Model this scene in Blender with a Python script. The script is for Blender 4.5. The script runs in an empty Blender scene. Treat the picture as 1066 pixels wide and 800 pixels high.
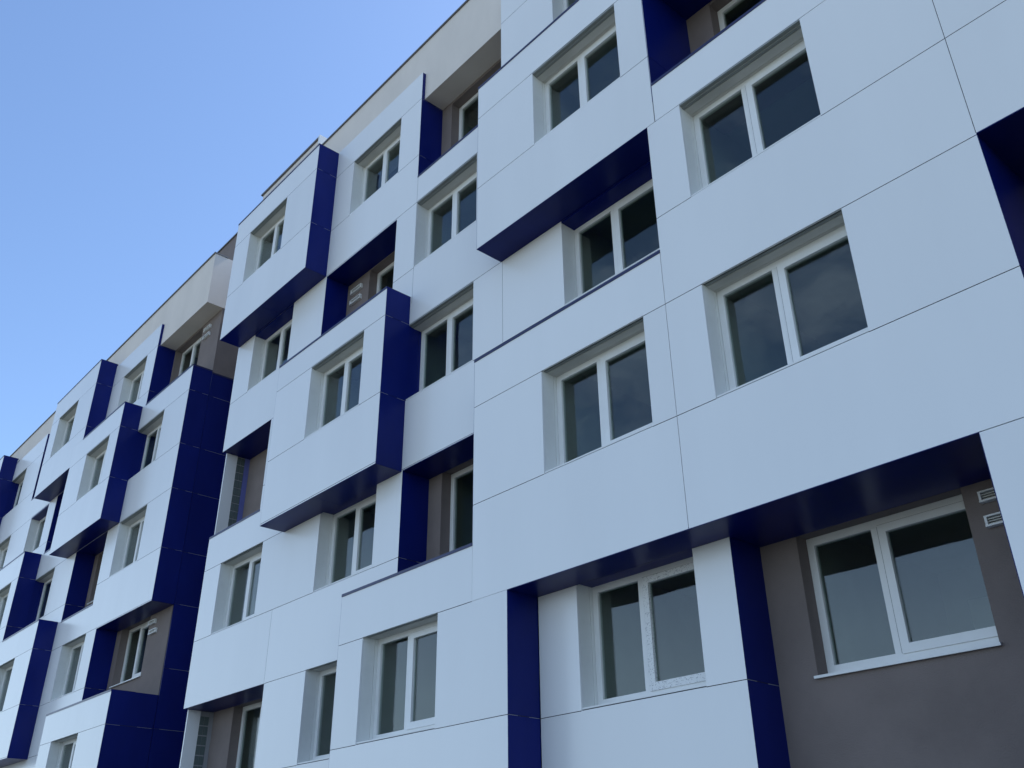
import bpy, math, random
random.seed(7)
scn = bpy.context.scene
col = scn.collection
K = 0.767            # metres per survey unit (storey = 3.65 units = 2.8 m)
EYE = 1.6            # survey height 0 is the eye height of the photographer
def U(x, y, z):
    return (x * K, y * K, z * K + EYE)

# ------------------------------------------------------------------ materials
def nodes(name):
    m = bpy.data.materials.new(name); m.use_nodes = True
    nt = m.node_tree
    return m, nt, nt.nodes, nt.links, nt.nodes['Principled BSDF']

def tone(nt, base, amount, scale, detail=4.0, stretch=(1, 1, 1), rough=None, bump=0.0, bump_scale=None, b=None, island=0.0):
    """base colour with soft procedural variation, roughness variation and bump"""
    N, L = nt.nodes, nt.links
    tc = N.new('ShaderNodeTexCoord'); mp = N.new('ShaderNodeMapping')
    mp.inputs['Scale'].default_value = stretch
    L.new(tc.outputs['Object'], mp.inputs['Vector'])
    nz = N.new('ShaderNodeTexNoise'); nz.inputs['Scale'].default_value = scale; nz.inputs['Detail'].default_value = detail
    nz.inputs['Roughness'].default_value = 0.6
    L.new(mp.outputs[0], nz.inputs['Vector'])
    mr = N.new('ShaderNodeMapRange')
    mr.inputs['From Min'].default_value = 0.3; mr.inputs['From Max'].default_value = 0.7
    mr.inputs['To Min'].default_value = 1 - amount; mr.inputs['To Max'].default_value = 1 + amount
    L.new(nz.outputs['Fac'], mr.inputs['Value'])
    fac = mr.outputs[0]
    if island:
        g = N.new('ShaderNodeNewGeometry')
        m2 = N.new('ShaderNodeMapRange')
        m2.inputs['To Min'].default_value = 1 - island; m2.inputs['To Max'].default_value = 1 + island
        L.new(g.outputs['Random Per Island'], m2.inputs['Value'])
        mm = N.new('ShaderNodeMath'); mm.operation = 'MULTIPLY'
        L.new(fac, mm.inputs[0]); L.new(m2.outputs[0], mm.inputs[1]); fac = mm.outputs[0]
    vm = N.new('ShaderNodeVectorMath'); vm.operation = 'SCALE'
    vm.inputs[0].default_value = base
    L.new(fac, vm.inputs['Scale'])
    L.new(vm.outputs[0], b.inputs['Base Color'])
    if rough:
        r = N.new('ShaderNodeMapRange'); r.inputs['To Min'].default_value = rough[0]; r.inputs['To Max'].default_value = rough[1]
        L.new(nz.outputs['Fac'], r.inputs['Value']); L.new(r.outputs[0], b.inputs['Roughness'])
    if bump:
        n2 = N.new('ShaderNodeTexNoise'); n2.inputs['Scale'].default_value = bump_scale or scale; n2.inputs['Detail'].default_value = 3
        L.new(tc.outputs['Object'], n2.inputs['Vector'])
        bp = N.new('ShaderNodeBump'); bp.inputs['Strength'].default_value = bump; bp.inputs['Distance'].default_value = 0.01
        L.new(n2.outputs['Fac'], bp.inputs['Height']); L.new(bp.outputs[0], b.inputs['Normal'])

def simple(name, base, amount=0.05, scale=3.0, rough=(0.4, 0.6), bump=0.0, bump_scale=None, spec=0.5, metal=0.0, stretch=(1, 1, 1), island=0.0):
    m, nt, N, L, b = nodes(name)
    b.inputs['Specular IOR Level'].default_value = spec
    b.inputs['Metallic'].default_value = metal
    tone(nt, base, amount, scale, 4, stretch, rough, bump, bump_scale, b, island)
    return m

M = {}
M['white'] = simple('white_composite_panel', (0.76, 0.77, 0.77), 0.020, 0.9, (0.21, 0.28), 0.08, 0.7, 0.65, 0.0, (1, 1, 0.22), 0.028)
M['blue'] = simple('navy_blue_composite_panel', (0.003, 0.010, 0.122), 0.14, 1.2, (0.24, 0.40), 0.06, 0.9, 0.16, 0.0, (1, 1, 0.5), 0.08)
M['joint'] = simple('dark_joint', (0.020, 0.024, 0.035), 0.1, 5, (0.7, 0.8))
M['rail'] = simple('bare_aluminium_rail', (0.26, 0.27, 0.30), 0.05, 8, (0.35, 0.45))
M['taupe'] = simple('taupe_render', (0.195, 0.163, 0.152), 0.11, 1.3, (0.85, 0.95), 0.55, 70, 0.25)
M['cream'] = simple('cream_render', (0.67, 0.62, 0.57), 0.05, 1.2, (0.85, 0.95), 0.30, 90, 0.25, 0, (1, 1, 0.4))
M['pvc'] = simple('white_window_profile', (0.74, 0.75, 0.74), 0.03, 4, (0.25, 0.40), 0, None, 0.5)
M['jamb'] = simple('window_lining', (0.73, 0.75, 0.73), 0.05, 2.5, (0.35, 0.5), 0, None, 0.4)
M['head'] = simple('grey_head_lining', (0.56, 0.55, 0.51), 0.05, 3, (0.45, 0.6))
M['drip'] = simple('dark_vent_profile', (0.26, 0.28, 0.27), 0.08, 6, (0.4, 0.6))
M['coping'] = simple('navy_coping', (0.012, 0.016, 0.075), 0.1, 3, (0.25, 0.4))
M['zinc'] = simple('grey_roof_flashing', (0.14, 0.14, 0.15), 0.1, 3, (0.4, 0.5))
M['room'] = simple('plastered_room', (0.34, 0.37, 0.325), 0.12, 1.0, (0.9, 0.95), 0, None, 0.2)
M['roof'] = simple('roof_membrane', (0.10, 0.10, 0.10), 0.15, 2, (0.85, 0.95))
M['lav'] = simple('lavender_painted_wall', (0.13, 0.15, 0.42), 0.06, 2, (0.6, 0.7))

# print remains of a protective film on one sash
m, nt, N, L, b = nodes('window_profile_with_film_print')
tc = N.new('ShaderNodeTexCoord'); nz = N.new('ShaderNodeTexNoise'); nz.inputs['Scale'].default_value = 55; nz.inputs['Detail'].default_value = 5
mp = N.new('ShaderNodeMapping'); mp.inputs['Scale'].default_value = (1.0, 1.0, 1.4)
L.new(tc.outputs['Object'], mp.inputs[0]); L.new(mp.outputs[0], nz.inputs['Vector'])
cr = N.new('ShaderNodeValToRGB'); cr.color_ramp.elements[0].position = 0.57; cr.color_ramp.elements[0].color = (0.74, 0.75, 0.74, 1)
cr.color_ramp.elements[1].position = 0.62; cr.color_ramp.elements[1].color = (0.42, 0.43, 0.44, 1)
L.new(nz.outputs['Fac'], cr.inputs[0]); L.new(cr.outputs[0], b.inputs['Base Color']); b.inputs['Roughness'].default_value = 0.4
M['film'] = m

# glazing: see-through with a Fresnel mirror
m, nt, N, L, b = nodes('window_glass')
N.remove(b)
out = N['Material Output']
tr = N.new('ShaderNodeBsdfTransparent'); tr.inputs[0].default_value = (0.74, 0.80, 0.77, 1)
gl = N.new('ShaderNodeBsdfGlossy'); gl.inputs['Roughness'].default_value = 0.0; gl.inputs[0].default_value = (0.95, 0.97, 1, 1)
tc = N.new('ShaderNodeTexCoord'); nz = N.new('ShaderNodeTexNoise'); nz.inputs['Scale'].default_value = 1.3; nz.inputs['Detail'].default_value = 1
oi = N.new('ShaderNodeObjectInfo'); va = N.new('ShaderNodeVectorMath'); va.operation = 'MULTIPLY_ADD'
va.inputs[1].default_value = (1, 1, 1); L.new(tc.outputs['Object'], va.inputs[0]); L.new(oi.outputs['Location'], va.inputs[2]); L.new(va.outputs[0], nz.inputs['Vector'])
bp = N.new('ShaderNodeBump'); bp.inputs['Strength'].default_value = 0.09; bp.inputs['Distance'].default_value = 0.05
L.new(nz.outputs['Fac'], bp.inputs['Height']); L.new(bp.outputs[0], gl.inputs['Normal'])
lw = N.new('ShaderNodeLayerWeight'); lw.inputs['Blend'].default_value = 0.5
pw = N.new('ShaderNodeMath'); pw.operation = 'POWER'; pw.inputs[1].default_value = 5
ma = N.new('ShaderNodeMath'); ma.operation = 'MULTIPLY_ADD'; ma.inputs[1].default_value = 0.9; ma.inputs[2].default_value = 0.056
L.new(lw.outputs['Facing'], pw.inputs[0]); L.new(pw.outputs[0], ma.inputs[0])
mx = N.new('ShaderNodeMixShader')
L.new(ma.outputs[0], mx.inputs[0]); L.new(tr.outputs[0], mx.inputs[1]); L.new(gl.outputs[0], mx.inputs[2]); L.new(mx.outputs[0], out.inputs[0])
M['glass'] = m

# glass bricks: pale grid over grey-green glass
m, nt, N, L, b = nodes('glass_brick')
b.inputs['Base Color'].default_value = (0.10, 0.13, 0.13, 1); b.inputs['Roughness'].default_value = 0.15
M['brick'] = m
M['mortar'] = simple('glass_brick_mortar', (0.26, 0.27, 0.29), 0.05, 5, (0.8, 0.9))

# ------------------------------------------------------------------ mesh builder (coordinates in survey units)
class MB:
    def __init__(s): s.v = []; s.f = []; s.mi = []; s.mats = []
    def mat(s, key):
        if key not in s.mats: s.mats.append(key)
        return s.mats.index(key)
    def quad(s, pts, key):
        n = len(s.v); s.v += [tuple(p) for p in pts]; s.f.append(tuple(range(n, n + len(pts)))); s.mi.append(s.mat(key))
    def box(s, x0, x1, y0, y1, z0, z1, key):
        n = len(s.v); i = s.mat(key)
        s.v += [(x0,y0,z0),(x1,y0,z0),(x1,y1,z0),(x0,y1,z0),(x0,y0,z1),(x1,y0,z1),(x1,y1,z1),(x0,y1,z1)]
        for f in ((0,3,2,1),(4,5,6,7),(0,1,5,4),(1,2,6,5),(2,3,7,6),(3,0,4,7)):
            s.f.append(tuple(n + k for k in f)); s.mi.append(i)
    def build(s, name, parent=None, loc=None, world=True):
        me = bpy.data.meshes.new(name)
        me.from_pydata([U(*p) for p in s.v] if world else [(p[0]*K, p[1]*K, p[2]*K) for p in s.v], [], s.f)
        for k in s.mats: me.materials.append(M[k])
        me.polygons.foreach_set('material_index', s.mi); me.update()
        o = bpy.data.objects.new(name, me); col.objects.link(o)
        if parent: o.parent = parent
        if loc: o.location = loc
        return o

def empty(name, label, cat, loc=(0, 0, 0)):
    o = bpy.data.objects.new(name, None); col.objects.link(o); o.location = loc
    o['label'] = label; o['category'] = cat
    return o

# storeys
S = [2.47, 6.16, 9.80, 13.43, 17.06]
H = [4.42, 8.12, 11.82, 15.46, 19.07]
F, B, T = 10.0, 10.68, 11.4
G0 = -EYE / K + 0.004
SEAMS = [-1.2, 0.75] + [v for p in zip(S, H) for v in p]
W = 2.37             # window opening width

def clad(mb, plane, rects, holes, vseams=(), gap=0.011, thick=0.04, key='white', seams=SEAMS):
    """panel sheets facing -Y with open joints, on a dark backing"""
    xs, zs = set(), set()
    for r in list(rects) + list(holes):
        xs |= {r[0], r[1]}; zs |= {r[2], r[3]}
    X0, X1 = min(r[0] for r in rects), max(r[1] for r in rects)
    Z0, Z1 = min(r[2] for r in rects), max(r[3] for r in rects)
    hz = {round(z, 4) for z in seams if Z0 + 0.02 < z < Z1 - 0.02}
    zs |= hz
    for v in vseams: xs.add(v[0]); zs |= {v[1], v[2]}
    def uniq(a):
        out = []
        for q in sorted(a):
            if not out or q - out[-1] > 1e-3: out.append(q)
        return out
    xs = [x for x in uniq(xs) if X0 - 1e-4 <= x <= X1 + 1e-4]; zs = [z for z in uniq(zs) if Z0 - 1e-4 <= z <= Z1 + 1e-4]
    def inside(i, j):
        if i < 0 or j < 0 or i >= len(xs) - 1 or j >= len(zs) - 1: return False
        x, z = (xs[i] + xs[i+1]) / 2, (zs[j] + zs[j+1]) / 2
        return any(r[0] < x < r[1] and r[2] < z < r[3] for r in rects) and not any(h[0] < x < h[1] and h[2] < z < h[3] for h in holes)
    def hs(z): return any(abs(z - s) < 2e-3 for s in hz)
    def vs(x, z): return any(abs(x - v[0]) < 2e-3 and v[1] < z < v[2] for v in vseams)
    y, yb = plane, plane + thick
    index = {}; n0 = len(mb.v)
    def vert(x, yy, z):
        k = (round(x, 4), round(yy, 4), round(z, 4))
        if k not in index: index[k] = len(mb.v); mb.v.append((x, yy, z))
        return index[k]
    mi = mb.mat(key); mj = mb.mat('joint')
    for i in range(len(xs) - 1):
        for j in range(len(zs) - 1):
            if not inside(i, j): continue
            x0, x1, z0, z1 = xs[i], xs[i+1], zs[j], zs[j+1]
            zm = (z0 + z1) / 2
            sl = inside(i-1, j) and vs(x0, zm); sr = inside(i+1, j) and vs(x1, zm)
            sb = inside(i, j-1) and hs(z0); st = inside(i, j+1) and hs(z1)
            a0, a1 = x0 + gap*0.36*sl, x1 - gap*0.36*sr
            c0, c1 = z0 + gap/2*sb, z1 - gap/2*st
            q = [vert(a0, y, c0), vert(a1, y, c0), vert(a1, y, c1), vert(a0, y, c1)]
            mb.f.append(tuple(q)); mb.mi.append(mi)
            for cond, dark, p, r in ((sl or not inside(i-1, j), sl, (a0, c1), (a0, c0)), (sr or not inside(i+1, j), sr, (a1, c0), (a1, c1)),
                                     (sb or not inside(i, j-1), sb, (a0, c0), (a1, c0)), (st or not inside(i, j+1), st, (a1, c1), (a0, c1))):
                if cond:
                    f = (vert(r[0], y, r[1]), vert(p[0], y, p[1]), vert(p[0], yb, p[1]), vert(r[0], yb, r[1]))
                    mb.f.append(f); mb.mi.append(mj if dark else mi)
            mb.quad([(x0, yb + 0.006, z0), (x1, yb + 0.006, z0), (x1, yb + 0.006, z1), (x0, yb + 0.006, z1)], 'joint')

def side(mb, x, y0, y1, z0, z1, face=1, seams=SEAMS, key='blue', ysplit=(), dash=True):
    """vertical panel across the depth, facing +X (face=1) or -X, split at the storey joints"""
    t, e = 0.03, 0.004
    ys = [y0 + 0.003] + [q for q in ysplit if y0 < q < y1] + [y1]
    cuts = [z0] + [s for s in seams if z0 + 0.05 < s < z1 - 0.05] + [z1]
    xa, xb = (x - t, x + e) if face > 0 else (x - e, x + t)
    g = 0.006
    mb.box(xa + (0.004 if face > 0 else 0.012), xb - (0.012 if face > 0 else 0.004), y0 + 0.02, y1, z0 + 0.004, z1 - 0.004, 'joint')
    for a, bq in zip(ys[:-1], ys[1:]):
        for i in range(len(cuts) - 1):
            c0 = cuts[i] + (g if i else 0); c1 = cuts[i+1] - (g if i < len(cuts) - 2 else 0)
            mb.box(xa, xb, a + (g if a != ys[0] else 0), bq - (g if bq != y1 else 0), c0, c1, key)
    if dash:
        for s in cuts[1:-1]:
            for a, bq in zip(ys[:-1], ys[1:]):
                w = bq - a
                for p, r in ((0.02, 0.30), (0.66, 0.97)):
                    xr = (xb - 0.010, xb - 0.001) if face > 0 else (xa + 0.001, xa + 0.010)
                    mb.box(xr[0], xr[1], a + w * p, a + w * r, s - 0.0035, s + 0.0035, 'rail')
        for q in ys[1:-1]:
            mb.box(xb - 0.010, xb - 0.001, q - 0.0025, q + 0.0025, z0 + 0.1, z1 - 0.1, 'rail')

def soffit(mb, x0, x1, y0, y1, z, key='blue'):
    n = max(1, round((x1 - x0) / 3.2)); g = 0.004
    mb.box(x0 + 0.02, x1 - 0.02, y0 + 0.02, y1, z + 0.015, z + 0.05, 'joint')
    for i in range(n):
        a = x0 + (x1 - x0) * i / n; bq = x0 + (x1 - x0) * (i + 1) / n
        mb.box(a + (g if i else 0), bq - (g if i < n - 1 else 0), y0 + 0.003, y1, z - 0.004, z + 0.03, key)

def cope(mb, x0, x1, y0, y1, z, h=0.045, key='coping'):
    mb.box(x0, x1, y0 - 0.012, y1, z - h, z + 0.012, key)

# ------------------------------------------------------------------ windows (one prototype of each kind, copied)
FR = 0.365
def ring(mb, x0, x1, z0, z1, l, r, b_, t_, y0, y1, key):
    mb.box(x0, x0 + l, y0, y1, z0, z1, key); mb.box(x1 - r, x1, y0, y1, z0, z1, key)
    mb.box(x0 + l, x1 - r, y0, y1, z0, z0 + b_, key); mb.box(x0 + l, x1 - r, y0, y1, z1 - t_, z1, key)

def window_proto(name, fr, h, lining, film=False):
    w = W
    mb = MB()
    ring(mb, 0.005, w + 0.095, 0.05, h - 0.003, 0.11, 0.085, 0.135, 0.115, fr, fr + 0.09, 'pvc')
    mb.box(0.985, 1.085, fr + 0.002, fr + 0.088, 0.186, h - 0.119, 'pvc')
    win = mb.build(name, None, None, False)
    parts = []
    mb = MB()      # opening sash on the right half, proud of the fixed frame
    ring(mb, 1.086, w + 0.025, 0.165, h - 0.098, 0.112, 0.112, 0.118, 0.105, fr - 0.018, fr + 0.07, 'film' if film else 'pvc')
    mb.box(1.077, 1.0855, fr - 0.008, fr + 0.03, 0.17, h - 0.11, 'joint')
    mb.box(1.086, w + 0.02, fr - 0.004, fr + 0.03, h - 0.0975, h - 0.090, 'joint')
    parts.append(mb.build('sash', None, None, False))
    mb = MB(); mb.box(0.112, 0.987, fr + 0.040, fr + 0.055, 0.183, h - 0.117, 'glass'); parts.append(mb.build('pane', None, None, False))
    mb = MB(); mb.box(1.194, w - 0.085, fr + 0.030, fr + 0.045, 0.281, h - 0.201, 'glass'); parts.append(mb.build('pane', None, None, False))
    mb = MB()      # sloping metal sill
    if lining == 'taupe':
        mb.v += [(-0.03,-0.06,-0.005),(w+0.03,-0.06,-0.005),(w+0.03,-0.06,0.03),(-0.03,-0.06,0.03),(0,fr+0.01,0.02),(w,fr+0.01,0.02),(w,fr+0.01,0.075),(0,fr+0.01,0.075)]
    else:
        mb.v += [(0.004,0.012,0.014),(w-0.004,0.012,0.014),(w-0.004,0.012,0.040),(0.004,0.012,0.040),(0.004,fr+0.01,0.02),(w-0.004,fr+0.01,0.02),(w-0.004,fr+0.01,0.075),(0.004,fr+0.01,0.075)]
    for f in ((0,1,2,3),(4,7,6,5),(3,2,6,7),(0,4,5,1),(0,3,7,4),(1,5,6,2)): mb.f.append(f); mb.mi.append(mb.mat('pvc'))
    parts.append(mb.build('sill', None, None, False))
    mb = MB()      # lining of the opening
    y0 = 0.042 if lining != 'taupe' else 0.0
    yl = 0.001 if lining == 'blue' else y0
    if lining == 'taupe':
        mb.box(-0.05, 0.0, y0 + 0.002, fr + 0.1, -0.05, h + 0.05, 'taupe'); mb.box(w, w + 0.05, y0 + 0.002, fr - 0.02, -0.05, h + 0.05, 'taupe')
        mb.box(0, w, y0 + 0.002, fr + 0.1, h, h + 0.05, 'taupe'); mb.box(0, w, y0 + 0.002, fr + 0.1, -0.05, 0.0, 'taupe')
    else:
        lk = 'blue' if lining == 'blue' else 'jamb'
        mb.box(-0.04, 0.0, yl, fr * 0.80, -0.04 if lk == 'jamb' else 0.0, h + 0.04 if lk == 'jamb' else h + 0.012, lk); mb.box(-0.036, 0.0, fr * 0.80 + 0.008, fr + 0.1, -0.04, h + 0.04, lk)
        mb.box(w, w + 0.04, y0, fr - 0.02, -0.04, h + 0.04, 'jamb')
        if lining == 'bluehead': mb.box(0, w, y0 - 0.035, fr + 0.1, h - 0.006, h + 0.04, 'blue')
        else:
          mb.box(0, w, y0 + 0.03, y0 + 0.085, h - 0.006, h + 0.04, 'drip')
          mb.box(0, w, y0 - 0.04, y0 + 0.03, h + 0.012, h + 0.04, 'drip')
          mb.box(0, w, y0 + 0.092, fr * 0.83, h - 0.012, h + 0.04, 'head'); mb.box(0, w, fr * 0.83 + 0.008, fr + 0.1, h - 0.012, h + 0.04, 'head')
        mb.box(0.002, w - 0.002, 0.02, fr + 0.1, -0.04, 0.012, 'joint')
    parts.append(mb.build('reveal', None, None, False))
    mb = MB()      # room behind the glass, faces turned inwards
    a, b_, c, d, e, f = -0.08, w + 0.12, fr + 0.095, fr + 4.2, -0.95, h + 0.35
    for q in (((a,d,e),(b_,d,e),(b_,d,f),(a,d,f)), ((a,c,e),(a,d,e),(a,d,f),(a,c,f)), ((b_,d,e),(b_,c,e),(b_,c,f),(b_,d,f)),
              ((a,c,f),(a,d,f),(b_,d,f),(b_,c,f)), ((a,d,e),(a,c,e),(b_,c,e),(b_,d,e)),
              ((a,c,e),(a,c,0.10),(b_,c,0.10),(b_,c,e)), ((a,c,h-0.02),(a,c,f),(b_,c,f),(b_,c,h-0.02))):
        mb.quad(q, 'room')
    # a closed inner door in the back wall
    mb.box(0.35, 1.45, d - 0.05, d - 0.01, e + 0.01, e + 2.7, 'pvc')
    parts.append(mb.build('room', None, None, False))
    for p in parts: p.parent = win
    return win, parts

HW = 1.975
protos = {'white': window_proto('window', FR, HW, 'white'), 'blue': window_proto('window', FR, HW, 'blue'),
          'taupe': window_proto('window', 0.25, HW - 0.02, 'taupe'), 'film': window_proto('window', FR, HW, 'bluehead', True), 'bluehead': window_proto('window', FR, HW, 'bluehead')}
used = set()
def window(x, row, plane, parent, kind='white', label=None):
    src, parts = protos[kind]
    if kind in used:
        o = src.copy(); col.objects.link(o)
        for p in parts:
            c = p.copy(); c.parent = o; col.objects.link(c)
    else:
        used.add(kind); o = src
    o.parent = parent
    o.location = U(x, plane, (S[row] if row >= 0 else -1.2) + 0.004)
    if label: o['label'] = label
    return (x - (0.035 if kind == 'blue' else 0), x + W, S[row] if row >= 0 else -1.2, (H[row] if row >= 0 else 0.75) + 0.012)

def bay(parent, rect, wins=(), holes=(), vseams=(), sides='LR', bottom=True, top=True, back=B, kinds=None, side_z=None, soff_x=None, top_x=None):
    """box of white panels standing in front of the wall, with navy sides and soffit"""
    mb = MB(); hl = list(holes)
    for (x, row) in wins:
        hl.append(window(x, row, F, parent))
    g = 0.0055
    clad(mb, F, [(rect[0] + g, rect[1] - g, rect[2] + g, rect[3] - g)], hl, vseams)
    b = mb.build('projecting_bay', parent)
    x0, x1, z0, z1 = rect
    for k in sides:
        mb = MB()
        sz = side_z or (z0, z1)
        side(mb, x1 if k == 'R' else x0, F, back, sz[0], sz[1], 1 if k == 'R' else -1)
        mb.build('side_panel', b)
    if bottom:
        mb = MB(); q = soff_x or (x0, x1); soffit(mb, q[0], q[1], F, B + 0.002, z0); mb.build('soffit', b)
    if top:
        mb = MB(); q = top_x or (x0, x1); cope(mb, q[0], q[1], F, B + 0.03, z1); mb.build('coping', b)
    return b

def loggia(parent, front, x0, x1, z0, z1, win=None, row=0, vents=(), soff=True, left=True, right=True, coping=None, jamb_top=None, wallx=None, soff_front=None, jamb_front=None, floor=True, T=T, dash=True):
    """recess with taupe back wall, navy left cheek and navy soffit"""
    mb = MB()
    a, c = wallx or (x0, x1)
    hl = []
    if win is not None: hl.append(window(win, row, T, parent, 'taupe'))
    xs = [(a, c, z0 - 0.6, z1 + 0.05)]
    h = hl[0] if hl else None
    def q(p0, p1, r0, r1): mb.quad([(p0, T, r0), (p1, T, r0), (p1, T, r1), (p0, T, r1)], 'taupe')
    zA, zB = z0 - 0.6, z1 + 0.06
    if h:
        h1 = min(h[3] - 0.02, zB - 0.001)
        q(a, h[0], zA, zB); q(min(h[1], c), c, zA, zB) if h[1] < c else None
        q(h[0], min(h[1], c), zA, h[2]); q(h[0], min(h[1], c), h1, zB)
    else: q(a, c, zA, zB)
    if floor: mb.box(a, c, front + 0.05, T, z0 - 0.66, z0 - 0.6, 'taupe')
    o = mb.build('recess_wall', parent)
    if soff:
        mb = MB(); soffit(mb, x0, x1, soff_front or front, T + 0.002, z1); mb.build('soffit', o)
    if left:
        mb = MB(); side(mb, x0, jamb_front or front, T, z0 - 0.4, jamb_top or z1 - 0.005, 1, dash=dash); mb.build('side_panel', o)
    if right:
        mb = MB(); side(mb, x1, front, T, z0 - 0.4, z1 - 0.005, -1); mb.build('side_panel', o)
    if coping is not None:
        mb = MB(); cope(mb, x0 + 0.006, x1, front, front + 0.16, z0); mb.box(x0 + 0.006, x1 - 0.005, front + 0.05, front + 0.16, z0 - 0.6, z0 - 0.046, 'taupe'); mb.build('coping', o)
    for (vx, vz) in vents:
        mb = MB()
        mb.box(vx, vx + 0.52, T - 0.075, T - 0.001, vz + 0.055, vz + 0.075, 'pvc'); mb.box(vx, vx + 0.52, T - 0.085, T - 0.001, vz - 0.065, vz - 0.045, 'pvc')
        mb.box(vx, vx + 0.03, T - 0.07, T - 0.001, vz - 0.045, vz + 0.055, 'pvc'); mb.box(vx + 0.49, vx + 0.52, T - 0.07, T - 0.001, vz - 0.045, vz + 0.055, 'pvc')
        for k in range(3): mb.box(vx + 0.03, vx + 0.49, T - 0.05, T - 0.02, vz - 0.035 + 0.03 * k, vz - 0.022 + 0.03 * k, 'head')
        mb.box(vx + 0.03, vx + 0.49, T - 0.012, T - 0.002, vz - 0.045, vz + 0.055, 'drip')
        mb.build('vent_grille', o)
    return o

def shell(parent, x0, x1, roof_z):
    """cornice, roof, back and end walls"""
    mb = MB()
    yb = 27.0; c = B + 0.10
    mb.box(x0, x1, c, T + 0.4, 19.10, roof_z, 'cream')
    o = mb.build('cornice', parent)
    mb = MB(); mb.box(x0 - 0.03, x1 + 0.03, c - 0.05, c + 0.5, roof_z + 0.002, roof_z + 0.045, 'zinc'); mb.build('flashing', o)
    mb = MB(); mb.box(x0 + 0.05, x1 - 0.05, T + 0.41, yb - 0.41, roof_z - 0.3, roof_z - 0.05, 'roof'); mb.build('roof', parent)
    mb = MB(); mb.box(x0, x1, yb - 0.4, yb, G0, roof_z, 'cream'); mb.build('back_wall', parent)

def glass_bricks(parent, z0, z1, x, lav=False):
    """end wall of a recess seen edge on: pale render, a column of glass bricks, render"""
    mb = MB(); t = 0.05
    mb.box(x - t, x, 10.80, 11.15, z0, z1, 'white'); mb.box(x - t, x, 11.41, T + 0.3, z0, z1, 'lav' if lav else 'mortar')
    o = mb.build('end_wall', parent)
    mb = MB(); mb.box(x - t, x - 0.02, 11.151, 11.409, z0, z1, 'mortar')
    z = z0 + 0.02
    while z + 0.22 < z1:
        for y in (11.162, 11.288): mb.box(x - 0.05, x - 0.006, y, y + 0.112, z, z + 0.215, 'brick')
        z += 0.245
    mb.build('glass_bricks', o)

# ================================================================== the nearer block
near = empty('apartment_block', 'nearer white panelled apartment block, standing before the one with a navy end wall', 'building', U(-8, B, G0))
def adopt(p):        # parts are laid out in world coordinates
    for o in list(bpy.data.objects):
        if o.parent is p:
            o.matrix_parent_inverse = p.matrix_basis.inverted()

RX = 9.0
# white boxes in front of the wall
bay(near, (-12.2, -7.35, H[2], 16.43), wins=[(-10.39, 3)], sides='L', soff_x=(-12.2, -7.53))
bay(near, (-7.35, RX, H[2], 21.30), wins=[(-6.8, 4), (0.4, 4), (0.4, 3), (4.6, 3), (4.6, 4)], holes=[(-7.34, -2.7, 12.70, H[3])], vseams=[(-2.6, H[2], 21.3), (-7.34, H[2], 12.7)], sides='L', bottom=False, top=True, side_z=(16.45, 21.3))
bay(near, (-7.53, RX, H[0], H[2]), wins=[(-6.81, 2), (-6.82, 1), (0.8, 2), (4.6, 2), (4.6, 1)], holes=[(-2.6, 0.3, 5.45, H[1] + 0.03)], vseams=[(-2.6, H[1] + 0.03, H[2])], sides='', bottom=False, top=False)
bay(near, (-12.22, -7.53, H[0], 9.15), wins=[(-10.36, 1)], sides='L', side_z=(5.5, 9.1), soff_x=(-11.31, -7.36))
bay(near, (-3.5, RX, G0, H[0]), wins=[(0.4, 0), (4.6, 0), (0.4, -1), (4.6, -1)], sides='L', bottom=False, top=False, back=T)
bay(near, (-16.4, -11.31, G0, 5.45), wins=[(-15.53, 0), (-15.53, -1)], holes=[(-12.22, -11.31, H[0], 5.46)], sides='LR', bottom=False, side_z=None, top_x=(-16.4, -12.22))
bay(near, (-24.88, -19.72, H[3], 20.03), wins=[(-23.82, 4)])
bay(near, (-20.5, -15.49, 8.08, 12.60), wins=[(-18.72, 2)])
# main wall behind them
mb = MB()
holes = [(-24.86, -19.74, H[3] + 0.03, 20.0), (-20.48, -15.51, 8.11, 12.57), (-16.38, -12.0, G0, 5.42),
         (-15.45, -12.17, 16.32, 20.06), (-19.68, -16.29, 12.5, 15.43), (-24.95, -22.0, 9.12, H[2]), (-24.95, -20.64, G0, H[0]), (-15.46, -12.2, 5.4, 8.10),
         (-12.17, -7.3, H[2] + 0.03, 16.4), (-12.19, -7.3, H[0] + 0.03, 9.1), (-12.2, -11.29, G0, H[0] + 0.1), (-7.36, -7.3, G0, H[0] + 0.1)]
for x, row, kd in ((-18.75, 4, 'white'), (-10.37, 4, 'white'), (-23.85, 3, 'bluehead'), (-15.42, 3, 'white'), (-10.38, 2, 'bluehead'), (-15.49, 2, 'blue'),
                   (-23.95, 1, 'white'), (-18.79, 1, 'bluehead'), (-18.79, 0, 'white'), (-10.39, 0, 'film')):
    holes.append(window(x, row, B, near, kd, 'window with grey print remains on its right sash' if kd == 'film' else None))
clad(mb, B, [(-24.95, -7.36, G0, 20.06)], holes, vseams=[(-12.16, 8.0, 12.0), (-15.43, 12.4, 16.3), (-20.66, H[0], S[1])])
mb.build('white_cladding', near)
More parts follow.
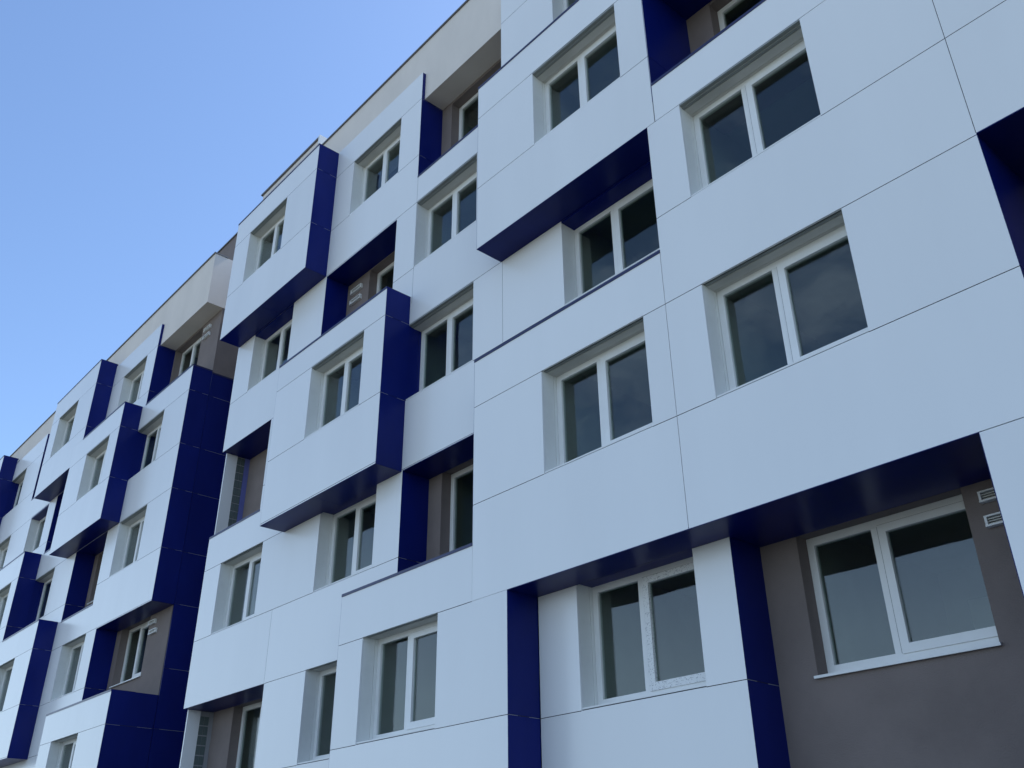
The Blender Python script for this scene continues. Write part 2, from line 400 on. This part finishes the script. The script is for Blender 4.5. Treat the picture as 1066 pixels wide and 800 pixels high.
# recesses
loggia(near, B, -15.45, -12.17, 16.32, 19.10, -15.03, 4, soff=False, coping=1, jamb_top=20.05)
loggia(near, B, -19.68, -16.29, 12.62, 15.42, -18.58, 3, vents=[(-19.42, 15.03), (-19.42, 14.68)])
loggia(near, B, -15.46, -12.2, 5.46, 8.09, -15.0, 1)
l = loggia(near, B, -24.95, -22.0, 9.12, H[2], -23.64, 2, left=False, coping=1, wallx=(-24.9, -21.2), T=11.56)
glass_bricks(near, 8.6, H[2] - 0.01, -24.9, True)
loggia(near, B, -24.95, -20.64, G0 + 0.7, H[0], -23.77, 0, left=False, wallx=(-24.9, -20.6), floor=False, T=11.52)
glass_bricks(near, G0, H[0] - 0.01, -24.9)
loggia(near, F, -7.34, -2.7, 12.71, H[3], -6.77, 3, coping=1, dash=False)
loggia(near, F, -2.6, 0.3, 5.45, H[1] + 0.02, None, 1, coping=1, dash=False)
loggia(near, F, -7.36, -3.5, G0 + 0.7, H[0], -6.75, 0, vents=[(-4.17, 4.20), (-4.17, 3.89)], wallx=(-7.36, -3.45), jamb_front=B, floor=False, right=False)
# roof
shell(near, -24.95, RX, 21.33)
mb = MB(); mb.box(-24.92, -21.15, 10.72, 15, 21.34, 21.70, 'cream'); mb.box(-24.98, -21.12, 10.66, 15.06, 21.705, 21.76, 'zinc'); mb.box(-21.145, -21.06, 10.65, 15.07, 21.40, 21.765, 'pvc'); mb.build('raised_parapet', near)
mb = MB(); mb.box(-25.05, -24.955, 10.86, 27, G0, 21.3, 'cream'); mb.build('end_wall', near)
mb = MB(); mb.box(RX + 0.01, RX + 0.1, F, 27, G0, 21.3, 'white'); mb.build('end_wall', near)

# ================================================================== the farther block
far = empty('apartment_block', 'farther apartment block with a tall navy end wall, at the left edge', 'building', U(-40, B, G0))
LX = -62.0
bay(far, (-42.57, -37.2, 15.52, 20.2), wins=[(-41.58, 4)], holes=[(-38.17, -37.2, 15.5, 16.46)], soff_x=(-42.57, -38.17), side_z=(16.48, 20.2))
bay(far, (-38.17, -32.9, 11.83, 16.46), wins=[(-36.24, 3)], top_x=(-37.19, -32.9))
bay(far, (-54.0, -41.85, 9.18, 12.92), wins=[(-45.13, 2), (-49.4, 2)], bottom=False)
bay(far, (-54.0, -37.47, 4.38, 9.18), wins=[(-41.82, 1), (-46.2, 1)], top_x=(-41.84, -37.47))
bay(far, (-56.0, -50.62, H[3], 20.35), wins=[(-55.0, 4)])
bay(far, (-34.11, -28.58, G0, 5.37), wins=[(-33.05, 0), (-33.05, -1)], bottom=False, back=T)
mb = MB()
holes = [(-42.55, -37.22, 15.55, 20.17), (-38.15, -32.92, 11.86, 16.43), (-53.98, -41.87, 9.2, 12.9), (-53.98, -37.49, 4.41, 9.2), (-55.98, -50.64, 15.5, 20.3),
         (-34.09, -28.5, G0, 5.34), (-32.6, -28.5, 16.45, 20.07), (-45.82, -42.5, 16.6, 20.07), (-41.55, -38.1, 12.88, 15.5), (-37.12, -33.95, 9.13, 11.82), (-33.06, -28.5, 5.3, 8.09)]
for x, row, kd in ((-35.95, 4, 'white'), (-32.9, 3, 'blue'), (-32.83, 2, 'white'), (-36.37, 1, 'white'), (-44.97, 3, 'bluehead'), (-50.3, 3, 'white'), (-50.62, 4, 'blue'),
                   (-41.85, 2, 'blue'), (-36.4, 0, 'white'), (-59.0, 4, 'white'), (-59.0, 3, 'white'), (-59.0, 2, 'white'), (-59.0, 1, 'white')):
    holes.append(window(x, row, B, far, kd))
clad(mb, B, [(LX, -28.55, G0, 20.06)], holes)
w = mb.build('white_cladding', far)
# navy end wall towards the gap
mb = MB(); side(mb, -28.55, B, T, 8.09, 16.45, 1); mb.build('side_panel', w)
mb = MB(); side(mb, -28.555, T + 0.008, 20.0, G0, 16.36, 1, dash=True); mb.build('navy_end_wall', far)
mb = MB(); mb.box(-28.9, -28.56, T - 0.002, 27, 16.36, 21.0, 'taupe'); mb.box(-28.9, -28.7, T + 0.05, 27, G0, 16.35, 'taupe'); mb.build('end_wall', far)
mb = MB(); cope(mb, -28.9, -28.54, T, 20, 16.38); cope(mb, -28.62, -28.54, B, T - 0.01, 16.45); mb.build('coping', far)
loggia(far, B, -32.6, -28.56, 16.45, 19.10, -32.5, 4, vents=[(-29.88, 18.70), (-29.86, 18.36)], soff=False, right=False, coping=1, jamb_top=20.05, wallx=(-32.6, -28.895))
loggia(far, B, -45.82, -42.5, 16.6, 19.10, -45.3, 4, soff=False, right=False, coping=1, jamb_top=20.05)
loggia(far, B, -41.55, -38.2, 12.9, 15.50, -41.2, 3, right=False, coping=1)
loggia(far, B, -37.12, -33.95, 9.13, 11.82, -36.7, 2, coping=1)
loggia(far, B, -33.06, -28.56, 5.40, 8.09, -32.65, 1, vents=[(-30.24, 7.80), (-30.06, 7.48)], right=False, wallx=(-33.06, -28.6))
shell(far, LX, -28.55, 21.27)
mb = MB(); mb.box(-36, -28.62, 11.62, 16, 21.28, 22.78, 'taupe'); mb.box(-36.05, -28.57, 11.57, 16.05, 22.785, 22.84, 'zinc'); mb.build('roof_housing', far)
mb = MB(); mb.box(-28.5, -25.06, 13.4, 13.8, G0, 21.0, 'taupe'); mb.build('link_wall', far)
mb = MB(); mb.box(LX - 0.1, LX - 0.01, B, 27, G0, 21.2, 'white'); mb.build('end_wall', far)
bpy.context.view_layer.update()
adopt(near); adopt(far)

# ------------------------------------------------------------------ ground
def ground():
    me = bpy.data.meshes.new('ground')
    R = 600
    me.from_pydata([(-R, -R, 0), (R, -R, 0), (R, R, 0), (-R, R, 0)], [], [(0, 1, 2, 3)])
    m, nt, N, L, b = nodes('dry_grass_ground'); b.inputs['Roughness'].default_value = 0.95
    tc = N.new('ShaderNodeTexCoord'); nz = N.new('ShaderNodeTexNoise'); nz.inputs['Scale'].default_value = 0.35; nz.inputs['Detail'].default_value = 8
    L.new(tc.outputs['Object'], nz.inputs['Vector'])
    cr = N.new('ShaderNodeValToRGB'); cr.color_ramp.elements[0].color = (0.11, 0.12, 0.08, 1); cr.color_ramp.elements[1].color = (0.24, 0.23, 0.19, 1)
    L.new(nz.outputs['Fac'], cr.inputs[0]); L.new(cr.outputs[0], b.inputs['Base Color'])
    me.materials.append(m)
    o = bpy.data.objects.new('ground', me); col.objects.link(o); o['kind'] = 'structure'
    o['label'] = 'dry grassy ground in front of the blocks'; o['category'] = 'ground'
    me = bpy.data.meshes.new('pavement')
    x0, x1, y0, y1, h = -48, 8, F * K - 2.4, F * K - 0.03, 0.10
    me.from_pydata([(x0,y0,0),(x1,y0,0),(x1,y1,0),(x0,y1,0),(x0,y0,h),(x1,y0,h),(x1,y1,h),(x0,y1,h)], [],
                   [(4,5,6,7),(0,1,5,4),(1,2,6,5),(2,3,7,6),(3,0,4,7)])
    me.materials.append(simple('concrete_paving', (0.34, 0.33, 0.31), 0.12, 2.0, (0.85, 0.95)))
    o = bpy.data.objects.new('pavement', me); col.objects.link(o); o['kind'] = 'structure'
    o['label'] = 'concrete pavement along the foot of the white blocks'; o['category'] = 'pavement'
ground()

# ------------------------------------------------------------------ sky, sun
SUN_EL, SUN_AZ = math.radians(52), math.radians(3)
wd = bpy.data.worlds.new('World'); scn.world = wd; wd.use_nodes = True
N, L = wd.node_tree.nodes, wd.node_tree.links
bg = N['Background']; bg.inputs['Strength'].default_value = 0.15
sky = N.new('ShaderNodeTexSky'); sky.sky_type = 'NISHITA'; sky.sun_disc = False
sky.sun_elevation = SUN_EL; sky.sun_rotation = SUN_AZ; sky.altitude = 200; sky.air_density = 1.0; sky.dust_density = 0.5; sky.ozone_density = 4.6
# a few thin clouds in the half of the sky behind the photographer
tc = N.new('ShaderNodeTexCoord'); nz = N.new('ShaderNodeTexNoise'); nz.inputs['Scale'].default_value = 3.2; nz.inputs['Detail'].default_value = 7; nz.inputs['Roughness'].default_value = 0.62
mp = N.new('ShaderNodeMapping'); mp.inputs['Scale'].default_value = (1, 1, 2.2)
L.new(tc.outputs['Generated'], mp.inputs[0]); L.new(mp.outputs[0], nz.inputs['Vector'])
r1 = N.new('ShaderNodeMapRange'); r1.inputs['From Min'].default_value = 0.50; r1.inputs['From Max'].default_value = 0.78; r1.inputs['To Max'].default_value = 0.6
L.new(nz.outputs['Fac'], r1.inputs['Value'])
sx = N.new('ShaderNodeSeparateXYZ'); L.new(tc.outputs['Generated'], sx.inputs[0])
r2 = N.new('ShaderNodeMapRange'); r2.inputs['From Min'].default_value = 0.05; r2.inputs['From Max'].default_value = -0.16
L.new(sx.outputs['Y'], r2.inputs['Value'])
mu = N.new('ShaderNodeMath'); mu.operation = 'MULTIPLY'; L.new(r1.outputs[0], mu.inputs[0]); L.new(r2.outputs[0], mu.inputs[1])
# unseen pale cloud bank low on that side, added to brighten the panels
r3 = N.new('ShaderNodeMapRange'); r3.interpolation_type = 'SMOOTHSTEP'; r3.inputs['From Min'].default_value = 0.50; r3.inputs['From Max'].default_value = 0.05; r3.inputs['To Max'].default_value = 0.62
L.new(sx.outputs['Z'], r3.inputs['Value'])
m3 = N.new('ShaderNodeMath'); m3.operation = 'MULTIPLY'; L.new(r3.outputs[0], m3.inputs[0]); L.new(r2.outputs[0], m3.inputs[1])
mm = N.new('ShaderNodeMath'); mm.operation = 'MAXIMUM'; L.new(m3.outputs[0], mm.inputs[0]); L.new(mu.outputs[0], mm.inputs[1]); mu = mm
mx = N.new('ShaderNodeMix'); mx.data_type = 'RGBA'
L.new(mu.outputs[0], mx.inputs['Factor']); L.new(sky.outputs[0], mx.inputs['A']); mx.inputs['B'].default_value = (5.9, 7.2, 8.5, 1)
L.new(mx.outputs['Result'], bg.inputs['Color'])

sun = bpy.data.lights.new('sun', 'SUN'); sun.energy = 4.0; sun.angle = math.radians(0.5); sun.color = (1.0, 0.95, 0.88)
so = bpy.data.objects.new('sun', sun); col.objects.link(so); so.location = (0, 40, 60)
from mathutils import Vector, Matrix
d = Vector((math.sin(SUN_AZ) * math.cos(SUN_EL), math.cos(SUN_AZ) * math.cos(SUN_EL), math.sin(SUN_EL)))
so.rotation_euler = d.to_track_quat('Z', 'Y').to_euler()

# ------------------------------------------------------------------ camera (solved from the vanishing points of the joints)
R = [[-0.66448509, -0.00879243, 0.74724979], [0.36382779, -0.87722837, 0.31320875], [0.65275485, 0.47999279, 0.58610411]]
h, v, dd = [Vector((R[0][i], R[1][i], R[2][i])) for i in range(3)]
right = Vector((-h.x, dd.x, v.x)); down = Vector((-h.y, dd.y, v.y)); fwd = Vector((-h.z, dd.z, v.z))
mw = Matrix(((right.x, -down.x, -fwd.x, 0), (right.y, -down.y, -fwd.y, 0), (right.z, -down.z, -fwd.z, EYE), (0, 0, 0, 1)))
cam = bpy.data.cameras.new('camera'); co = bpy.data.objects.new('camera', cam); col.objects.link(co)
co.matrix_world = mw
cam.sensor_width = 36; cam.lens = 976.443 / 1066 * 36; cam.clip_start = 0.05; cam.clip_end = 2000
scn.camera = co

scn.view_settings.view_transform = 'Standard'; scn.view_settings.look = 'None'; scn.view_settings.gamma = 1
scn.view_settings.exposure = 0.73
scn.render.engine = 'CYCLES'; scn.cycles.max_bounces = 10; scn.cycles.transparent_max_bounces = 16
scn.cycles.use_denoising = True
